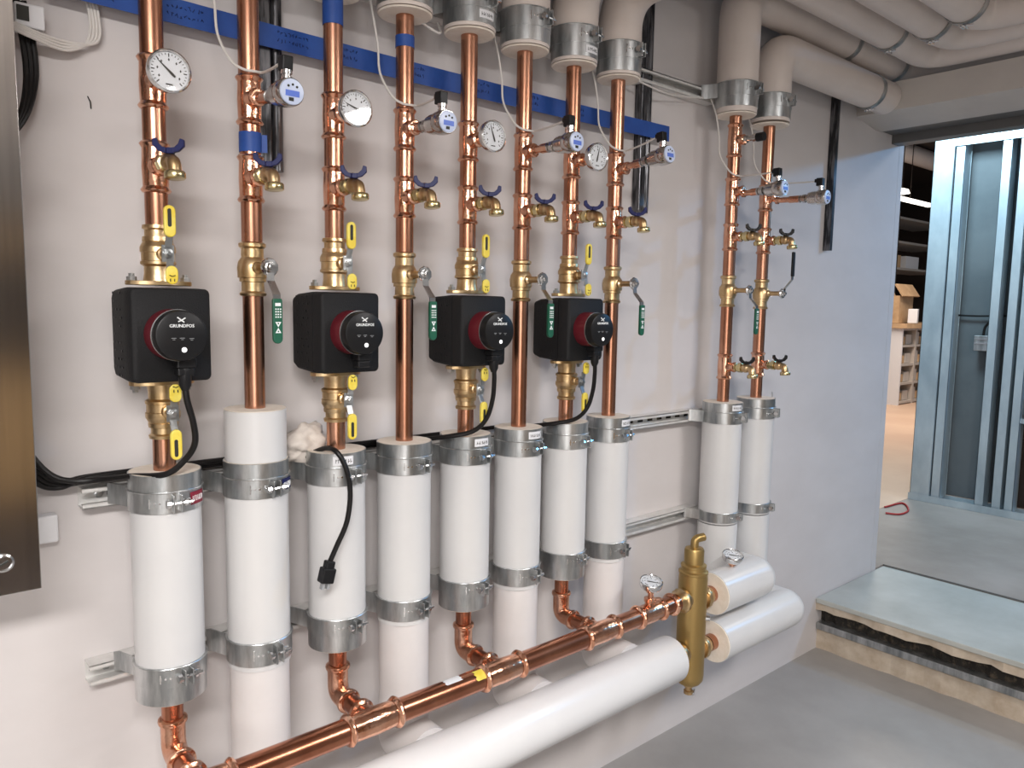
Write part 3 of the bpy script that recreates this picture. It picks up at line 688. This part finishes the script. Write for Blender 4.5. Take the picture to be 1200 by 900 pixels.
for dx, m in ((0, 0),):
    a0 = .2; 
    for xx in (1.045, 1.075):
        b = len(g.v)
        for (a, r) in ((.95, HR + .0006), (.15, HR + .0006), (.15, HR + .0012), (.95, HR + .0012)): pass
def hsticker(x0, x1, a0, a1, m, name):
    g = G(); n = 5
    for xx in (x0, x1):
        for k in range(n + 1):
            a = a0 + (a1 - a0) * k / n; g.v.append(Vector((xx + (.004 if k % 2 else 0), HY - (HR + .0008) * math.sin(a), HZ + (HR + .0008) * math.cos(a))))
    for k in range(n): g.f.append((k, k + 1, n + 1 + k + 1, n + 1 + k))
    return g.build(name, m, hd)
hsticker(1.055, 1.090, .1, 1.1, 'yellow', 'yellow_sticker'); hsticker(1.10, 1.125, -.5, .35, 'label', 'white_sticker'); hsticker(.975, 1.02, -.3, .5, 'label', 'white_sticker')
gauge(1.712, HY - .002, .752, (-.12, -.22, .97), 0, 'small round dial thermometer standing on the copper header', 'header_thermometer', .033, .046, (0, 0, -1), .9, 'small thermometers on the pipes')
gauge(2.128, HY - .002, .745, (-.12, -.22, .97), 0, 'small round dial thermometer on the upper white horizontal jacket', 'header_thermometer', .033, .046, (0, 0, -1), .9, 'small thermometers on the pipes')
j = thing('header_jacket', (1.1, HY, .500), 'long horizontal white jacket below the copper header', 'pipe jacket')
G().lathe([(.0690, 0), (.0690, 1.520), (.0670, 1.523)], (.30, HY, .492), X, 52).build('jacket', 'whiteh', j)
G().lathe([(.025, 0), (.066, 0), (.066, .003)], (1.822, HY, .492), X, 40).build('foam_end', 'foam', j)

sp = thing('hydraulic_separator', (1.920, HY, .41), 'tall brass hydraulic separator between the copper header and the white pipes', 'separator')
sx = 1.920
G().lathe([(.018, .382), (.034, .387), (.0425, .399), (.0440, .415), (.0440, .726), (.0430, .738), (.0450, .740), (.0450, .746), (.0380, .750), (.0375, .758), (.0390, .760), (.0390, .766), (.030, .771)], (sx, HY, 0), Z, 44).build('body', 'brassD', sp)
G().lathe([(.030, .770), (.030, .812), (.027, .818), (.012, .821)], (sx, HY, 0), Z, 36).build('air_vent', 'brassD', sp)
G().tube(bend([(sx, HY, .818), (sx, HY, .846), (sx + .032, HY - .010, .849)], .014), .0125, 14).build('vent_elbow', 'brassD', sp)
for zz in (HZ, .492):
    for s in (-1, 1):
        zq = zz if s < 0 else (.648 if zz == HZ else .485)
        G().lathe([(.030, .034), (.028, .046), (.036, .047), (.0375, .050), (.0375, .060), (.033, .063), (.030, .070), (.0275, .083)], (sx, HY, zq), X * s, 12).build('union', 'brass', sp)
G().lathe([(.016, 0), (.016, .012), (.011, .014), (.011, .024), (.015, .026), (.015, .036), (.010, .038)], (sx, HY, .385), -Z, 10).build('drain_valve', 'brass', sp)
G().box((sx - .003, HY - .022, .362), (.028, .004, .009), rz(.5)).build('drain_lever', 'chrome', sp, .001)
G().lathe([(.008, 0), (.008, .014)], (sx + .020, HY - .036, .60), Vector((.6, -.8, 0)), 10).build('plug', 'chrome', sp)

for (x0, zz, rx, zt, lab) in ((2.022, .648, RX[8], .648, 'upper of the two fat white horizontal jackets right of the separator'), (2.038, .485, RX[9], .485, 'lower and longer fat white horizontal jacket right of the separator')):
    j = thing('jacket_run', (x0, HY, zz), lab, 'pipe jacket', 'fat white jackets right of the separator'); R = .0680
    G().cyl((x0, HY, zz), (rx, HY, zz), R, 48).ball((rx, HY, zz), R, 48).build('jacket', 'white', j)
    G().cyl((rx, HY, zz), (rx, PY, zt), R, 44).ball((rx, PY, zt), R, 44).cyl((rx, PY, zt), (rx, PY, .806), R, 44).build('riser_elbow', 'white', j)
    G().lathe([(.022, 0), (.066, 0), (.066, .003)], (x0 - .003, HY, zz), X, 40).build('foam_end', 'foam', j)
    G().cyl((x0 - .03, HY, zz), (x0 + .02, HY, zz), .0262, 24).build('tube_end', 'copper', j)

# ------------------------------------------------------------------ cables
def cable(pts, r, name, label, cat='cable', m='rubber', group=None, plug=None, n=10):
    t = thing(name, tuple(pts[0]), label, cat, group) if plug else None
    o = G().tube(spline(pts), r, n).build('cord' if plug else name, m, t)
    if not plug: tag(o, label, cat, group)
    return t or o
grp = 'black cables on the upper rail'
for k in range(4):
    dy, dz = -.010 - .0115 * k, 1.205 + .0075 * (k % 2) + .002 * k
    pts = [(.20, -.05 + .004 * k, 1.33 - .018 * k), (.232, -.05 + .004 * k, 1.262 - .014 * k), (.27, -.04 + .002 * k, 1.220 - .006 * k), (.33, dy - .006, dz), (.5, dy, dz), (.70, dy, dz), (.95, dy, dz), ((1.06, 1.35, .79, .78)[k], dy, dz)]
    cable(pts, .0055, 'power_cable', ['cable lying rearmost on the upper rail', 'cable running furthest right along the upper rail', 'short black cable on the upper rail, third from the wall', 'outermost black cable on the upper rail'][k], 'cable', 'rubber', grp)
c1 = cable([(.445, -.214, 1.415), (.447, -.214, 1.375), (.458, -.212, 1.33), (.462, -.205, 1.29), (.448, -.190, 1.258), (.415, -.185, 1.235), (.37, -.12, 1.225), (.33, -.07, 1.215), (.29, -.055, 1.215), (.25, -.055, 1.235), (.21, -.05, 1.30)], .0058, 'pump_cord', 'black power cord curling down from the leftmost pump', 'cord', 'rubber', 'pump cords', True)
G().lathe([(.010, 0), (.012, .006), (.011, .035), (.0065, .045)], (.445, -.214, 1.435), -Z, 12).build('plug', 'blackp', c1)
c3 = cable([(.735, -.085, 1.212), (.746, -.115, 1.228), (.754, -.150, 1.240), (.758, -.185, 1.238), (.771, -.200, 1.207), (.779, -.206, 1.154), (.768, -.212, 1.092), (.743, -.212, 1.041), (.728, -.212, 1.012)], .0055, 'loose_power_cord', 'loose black power cord hanging over the third jacket with bare plug', 'cord', 'rubber', None, True)
G().box((.725, -.212, 1.003), (.020, .018, .022), Matrix.Rotation(.25, 3, 'Y')).box((.720, -.212, .984), (.030, .022, .032), Matrix.Rotation(.25, 3, 'Y')).build('plug', 'blackp', c3, .003)
G().box((.710, -.212, .963), (.006, .010, .014), Matrix.Rotation(.25, 3, 'Y')).box((.722, -.212, .961), (.006, .010, .014), Matrix.Rotation(.25, 3, 'Y')).build('plug_prongs', 'greyp', c3)
for (xi, k, lab) in ((RX[4], 4, 'black power cord sweeping down left from the third pump'), (RX[6], 6, 'black power cord sweeping down left from the rightmost pump')):
    c = cable([(xi + .012, -.214, 1.415), (xi + .014, -.214, 1.37), (xi + .014, -.208, 1.32), (xi + .002, -.200, 1.275), (xi - .03, -.190, 1.247), (xi - .075, -.16, 1.235), (xi - .115, -.10, 1.222), (xi - .150, -.04, 1.205)], .0058, 'pump_cord', lab, 'cord', 'rubber', 'pump cords', True)
    G().lathe([(.010, 0), (.012, .006), (.011, .035), (.0065, .045)], (xi + .012, -.214, 1.435), -Z, 12).build('plug', 'blackp', c)
# white sensor wires: drop from the top rail, loop round the riser, run to the plug
for i, q in wires:
    x = RX[i]; zc = 1.992
    pts = [(x - .055, -.05, 2.262), (x - .062, -.085, 2.19), (x - .055, -.095, 2.12), (x - .052, -.10, 2.06), (x - .038, -.125, 2.01), (x - .020, PY - .018, zc + .002), (x, PY - .0245, zc), (x + .018, PY - .022, zc + .002), tuple(q * .5 + Vector((x + .018, PY - .022, zc + .004)) * .5 + Vector((0, 0, -.003))), tuple(q)]
    cable(pts, .0026, 'sensor_wire', 'thin white wire to the sensor on the ' + SH[i], 'wire', 'wire', 'white sensor wires', None, 8)
cable([(.95, -.08, 2.235), (1.02, -.11, 2.19), (1.07, -.11, 2.178), (1.10, -.06, 2.22)], .0028, 'wire_loop', 'slack white wire loop under the top rail by the fifth riser', 'wire', 'wire', 'white sensor wires', None, 8)
cable([(1.80, -.06, 2.235), (1.95, -.07, 2.215), (2.05, -.06, 2.225), (2.18, -.05, 2.245)], .0028, 'wire_loop', 'slack white wire under the top rail left of the far pair', 'wire', 'wire', 'white sensor wires', None, 8)

# insulation fluff beside the third riser
bm = bmesh.new(); rnd = random.Random(5)
bmesh.ops.create_icosphere(bm, subdivisions=4, radius=1)
from mathutils import noise as mn
for v in bm.verts:
    k = 1 + .40 * mn.noise(v.co * 1.6) + .16 * mn.noise(v.co * 4) + .06 * mn.noise(v.co * 11); v.co = Vector((v.co.x * .052 * k, v.co.y * .035 * k, v.co.z * .038 * k))
    if v.co.x < 0: v.co.z -= -v.co.x * .3
me = bpy.data.meshes.new('insulation_fluff'); bm.to_mesh(me); bm.free()
for p in me.polygons: p.use_smooth = True
me.materials.append(M['fluff'])
o = bpy.data.objects.new('insulation_fluff', me); o.location = (.742, -.072, 1.247); COL.objects.link(o); tag(o, 'loose pale insulation fluff beside the third riser', 'insulation')

# ------------------------------------------------------------------ left cabinet, small boxes
cb = thing('steel_cabinet', (-.25, -.1, 1.06), 'brushed stainless steel cabinet at the left edge of the picture', 'cabinet')
G().bb(-.7, .200, -.180, -.002, 1.09, 2.75).build('cabinet_body', 'inox', cb, .002)
dr = G().bb(-.7, .2115, -.2, -.182, 1.0725, 2.77).build('door', 'inox', cb, .0015)
G().lathe([(.0150, 0), (.0150, .003), (.012, .0045), (.012, .001)], (.160, -.2, 1.127), -Y, 26).lathe([(.0095, 0), (.0095, .004)], (.160, -.2, 1.127), -Y, 20).build('lock', 'chrome', dr)
G().box((.160, -.2046, 1.127), (.015, .0012, .0028), Matrix.Rotation(-.5, 3, 'Y')).build('lock_slot', 'blacky', dr)
jb = thing('junction_box', (.256, -.02, 2.03), 'small white cable gland box high beside the cabinet', 'box')
G().bb(.235, .280, -.05, -.001, 2.012, 2.052).build('box_body', 'label', jb, .003)
G().bb(.238, .256, -.053, -.049, 2.022, 2.046).build('opening', 'blacky', jb)
tag(G().bb(.222, .268, -.030, -.001, 1.098, 1.150).build('wall_plate_box', 'label', None, .004), 'small white square box on the wall beside the cabinet foot', 'box')
for k in range(4):
    cable([(.21, -.05, 2.012 + .004 * k), (.255, -.055, 1.996 + .004 * k), (.315, -.03, 1.992 + .005 * k), (.352 + .005 * k, -.02, 2.02), (.356 + .005 * k, -.02, 2.07), (.340 + .006 * k, -.02, 2.14), (.335 + .006 * k, -.02, 2.3)], .0026, 'white_cable', ['lowest', 'second lowest', 'third lowest', 'uppermost'][k] + ' of the looping white cables above the cabinet edge', 'cable', 'wire', 'white cables at the cabinet', None, 8)
for k in range(3):
    cable([(.232 + .010 * k, -.03, 2.06), (.247 + .008 * k, -.03, 2.0), (.250 + .007 * k, -.035, 1.93), (.235 + .004 * k, -.05, 1.86), (.20, -.06, 1.80)], .0050, 'black_cable', ['left', 'middle', 'right'][k] + ' one of the black cables beside the top of the cabinet', 'cable', 'rubber', 'black cables at the cabinet')
tag(G().tube([(.352, -.0012, 1.925), (.356, -.003, 1.915), (.357, -.0012, 1.903)], .0012, 5).build('wall_mark', 'blacky'), 'small curved scuff on the wall right of the cabinet', 'mark')

for (mx_, mz_, lab) in ((2.66, 1.42, 'small dark scratch on the bluish wall beside the low hose valves'), (2.72, 1.19, 'small dark scratch on the bluish wall level with the upper clamps'), (2.79, 1.205, 'tiny dark tick on the bluish wall right of the far pair')):
    tag(G().tube([(mx_, -.0008, mz_ + .014), (mx_ + .002, -.0012, mz_), (mx_, -.0008, mz_ - .012)], .0016, 5).build('wall_mark', 'greyp'), lab, 'mark')
# ------------------------------------------------------------------ steel stud partition
pt = thing('stud_partition', (5.5, 0, .262), 'bluish galvanised steel stud partition beyond the platform', 'partition')
def stud(y0, w_, z0=.29, z1=3.0, x=5.5, dpt=.092):
    g = G(); g.bb(x, x + dpt, y0, y0 + .002, z0, z1); g.bb(x, x + .002, y0, y0 + w_, z0, z1); g.bb(x + dpt - .002, x + dpt, y0, y0 + w_, z0, z1)
    g.bb(x, x + .012, y0 + w_ - .002, y0 + w_, z0, z1); return g.build('stud', 'stud', pt)
g = G().bb(5.492, 5.495, .372, .492, .268, 3.0).bb(5.492, 5.60, .489, .492, .268, 3.0).bb(5.60, 5.602, .30, .492, .268, 3.0).bb(5.492, 5.60, .368, .3715, .268, 3.0).build('corner_stud', 'stud', pt)
stud(.305, .055); stud(.040, .052); stud(-.058, .052); stud(-.125, .048); stud(-.45, .05)
stud(-.85, .05); stud(-1.25, .05)
G().bb(5.485, 5.61, -2.6, .50, .2525, .256).bb(5.485, 5.488, -2.6, .50, .2525, .300).bb(5.607, 5.61, -2.6, .5, .2525, .300).build('bottom_track', 'stud', pt)
G().bb(5.485, 5.488, -2.6, .37, 2.62, 2.72).build('top_track', 'stud', pt)
G().bb(5.625, 5.64, .09, .37, .30, 3.0).build('gypsum_board', 'gyp', pt)
G().bb(5.625, 5.64, -.10, .088, .30, 3.0).build('gypsum_board', 'gyp', pt)
G().bb(5.625, 5.64, -2.6, -.102, 1.30, 3.0).build('gypsum_board', 'gyp', pt)
G().bb(5.625, 5.66, -2.6, -.102, .30, 1.29).build('dark_backing', 'dwood', pt)
G().bb(5.52, 5.545, -.80, -.12, .86, .89).bb(5.52, 5.545, -.80, -.12, 1.78, 1.80).build('blocking', 'stud', pt)
jb = thing('electrical_box', (5.58, .12, 1.33), 'galvanised electrical box clipped between the studs', 'box')
G().bb(5.545, 5.60, .095, .185, 1.30, 1.40).build('box_body', 'galv', jb, .004)
G().bb(5.54, 5.546, .10, .18, 1.345, 1.355).bb(5.54, 5.546, .10, .18, 1.375, 1.38).build('cover_bar', 'chrome', jb)
cable([(5.57, .14, 1.40), (5.57, .13, 1.46), (5.57, .09, 1.50), (5.57, .05, 1.51)], .008, 'box_cable', 'dark cable looping out of the electrical box', 'cable')
cable([(5.60, .36, 1.53), (5.60, .20, 1.525), (5.60, .0, 1.53), (5.60, -.15, 1.52)], .006, 'stud_cable', 'dark cable running level through the studs', 'cable')
t = thing('tool_box', (5.56, -.28, .92), 'grey metal box hung between studs at the right edge', 'box')
G().bb(5.51, 5.60, -.36, -.18, .90, 1.06).build('box_body', 'stud', t, .006); G().bb(5.505, 5.512, -.30, -.22, 1.0, 1.02).build('latch', 'chrome', t)
# sheet edge of the door jamb nearer the wall
# ------------------------------------------------------------------ storage beyond
sh = thing('storage_shelf', (10.2, 2.9, .255), 'open metal shelf unit with bins in the storage room', 'shelf')
def P3(x, y, z): return Vector((x, y, z))
G().bb(10.77, 10.80, 2.77, 3.45, .255, 1.31).build('end_panel', 'label', sh)
for z in (.27, .53, .79, 1.05, 1.28): G().bb(10.80, 13.2, 2.78, 3.40, z, z + .03).build('shelf_board', 'shelf', sh)
for x in (11.22, 11.66, 12.1, 12.54): G().bb(x, x + .05, 2.775, 3.40, .255, 1.31).build('divider', 'shelf', sh)
G().bb(10.80, 13.2, 3.41, 3.44, .26, 1.31).build('back_panel', 'dwood', sh)
k = 0
BX = (10.83, 11.03, 11.28, 11.47, 11.72, 11.91)
for z in (.302, .562, .822, 1.082):
    for x in BX:
        pos = ['lowest', 'second', 'third', 'top'][int((z - .3) / .26 + .5)]
        tag(G().bb(x, x + .17, 2.82, 3.2, z, z + .11 + .03 * (k % 3)).build('storage_bin', 'shelf' if k % 3 else 'card', None, .008), 'bin on the %s shelf of the storage unit, %s bay' % (pos, ['first left', 'first right', 'second left', 'second right', 'third left', 'third right'][BX.index(x)]), 'bin', 'bins on the storage shelves'); k += 1
tag(G().bb(10.72, 13.2, 2.7, 3.5, 1.312, 1.37).build('storage_worktop', 'card'), 'wooden top lying on the storage shelf unit', 'board')
b = thing('cardboard_box', (11.3, 3.0, 1.372), 'open cardboard box with raised flaps on the storage shelf top', 'box')
G().box((11.25, 3.12, 1.565), (.60, .34, .38), rz(.1)).build('carton', 'card', b)
G().box((11.22, 2.93, 1.83), (.55, .02, .20), Matrix.Rotation(-.6, 3, 'X')).build('flap', 'card', b)
G().box((11.28, 3.27, 1.83), (.55, .02, .20), Matrix.Rotation(-.5, 3, 'X')).build('flap', 'card', b)
tag(G().box((11.15, 2.80, 1.475), (.20, .12, .20), Matrix.Rotation(.3, 3, 'Z')).build('paper_packet', 'label', None, .01), 'pale packet beside the open cardboard box', 'packet')
rk = thing('high_rack', (11.5, 3.9, .255), 'dark tall rack with pale beams behind the storage shelf', 'rack')
for z in (2.20, 2.62, 3.0): G().bb(10.075, 14.895, 3.7, 4.4, z, z + .035).build('rack_beam', 'shelf', rk)
for x in (10.0, 12.4, 14.9): G().bb(x, x + .07, 3.62, 3.70, .255, 3.1).build('post', 'dwood', rk)
for x, w_, z, lab in ((12.3, .6, 2.236, 'grey carton on the high rack, left one'), (13.1, .5, 2.236, 'grey carton on the high rack, right one')): tag(G().bb(x, x + w_, 3.75, 4.3, z, z + .2).build('rack_carton', 'card' if x < 13 else 'label'), lab, 'box', 'cartons on the high rack')
tag(G().cyl((9.5, 3.25, 3.815), (14.5, 3.25, 3.815), .13, 24).build('storage_duct', 'beige'), 'pale duct under the dark storage ceiling', 'duct')
tag(G().cyl((9.2, 2.6, 3.865), (14.5, 2.6, 3.865), .08, 20).build('storage_pipe', 'beige'), 'thinner pale pipe below the storage duct', 'pipe')
tag(G().bb(10.5, 11.7, 2.85, 2.93, 3.02, 3.06).build('tube_lamp', 'lampw'), 'lit tube lamp hanging in the storage room', 'lamp')
G().cyl((11.0, 2.89, 3.06), (11.0, 2.89, 3.95), .006, 6).build('hanger_rod', 'dwood', bpy.data.objects['tube_lamp'])
l = thing('round_lamp', (10.7, 2.9, 3.12), 'small round lit lamp in the storage room', 'lamp'); G().lathe([(.10, 0), (.08, .05), (.02, .07)], (10.75, 2.9, 3.11), Z, 20).build('shade', 'lampw', l); G().cyl((10.75, 2.9, 3.18), (10.75, 2.9, 3.95), .006, 6).build('hanger_rod', 'dwood', l)
cable([(4.95, .42, .259), (5.0, .35, .259), (5.15, .36, .259), (5.3, .46, .259), (5.1, .49, .259)], .006, 'red_cord', 'short red cord lying on the floor by the stud partition', 'cord', 'redc')
# ------------------------------------------------------------------ room behind the viewer (rack and mat added only for the cabinet to reflect)
rk = thing('reflection_rack', (.6, -4.7, 0), 'unseen tan panelled rack added for the cabinet door to reflect', 'rack')
for z, h in ((.22, .86), (1.80, .26)): G().bb(-.6, 2.0, -4.62, -4.60, z, z + h).build('reflection_panel', 'orange', rk)
for x in (-.6, 1.95): G().bb(x, x + .08, -4.9, -4.625, 0, 2.5).build('post', 'dwood', rk)
G().bb(-.5, 1.9, -4.98, -4.93, 1.05, 1.80).bb(-.5, 1.9, -4.64, -4.6, .0, .21).build('backing', 'dwood', rk)
tag(G().bb(-.4, 2.0, -4.5, -2.6, 0, .012).build('reflection_mat', 'dwood'), 'unseen dark mat added on the floor for the cabinet door to reflect', 'mat')
bpy.context.view_layer.update()
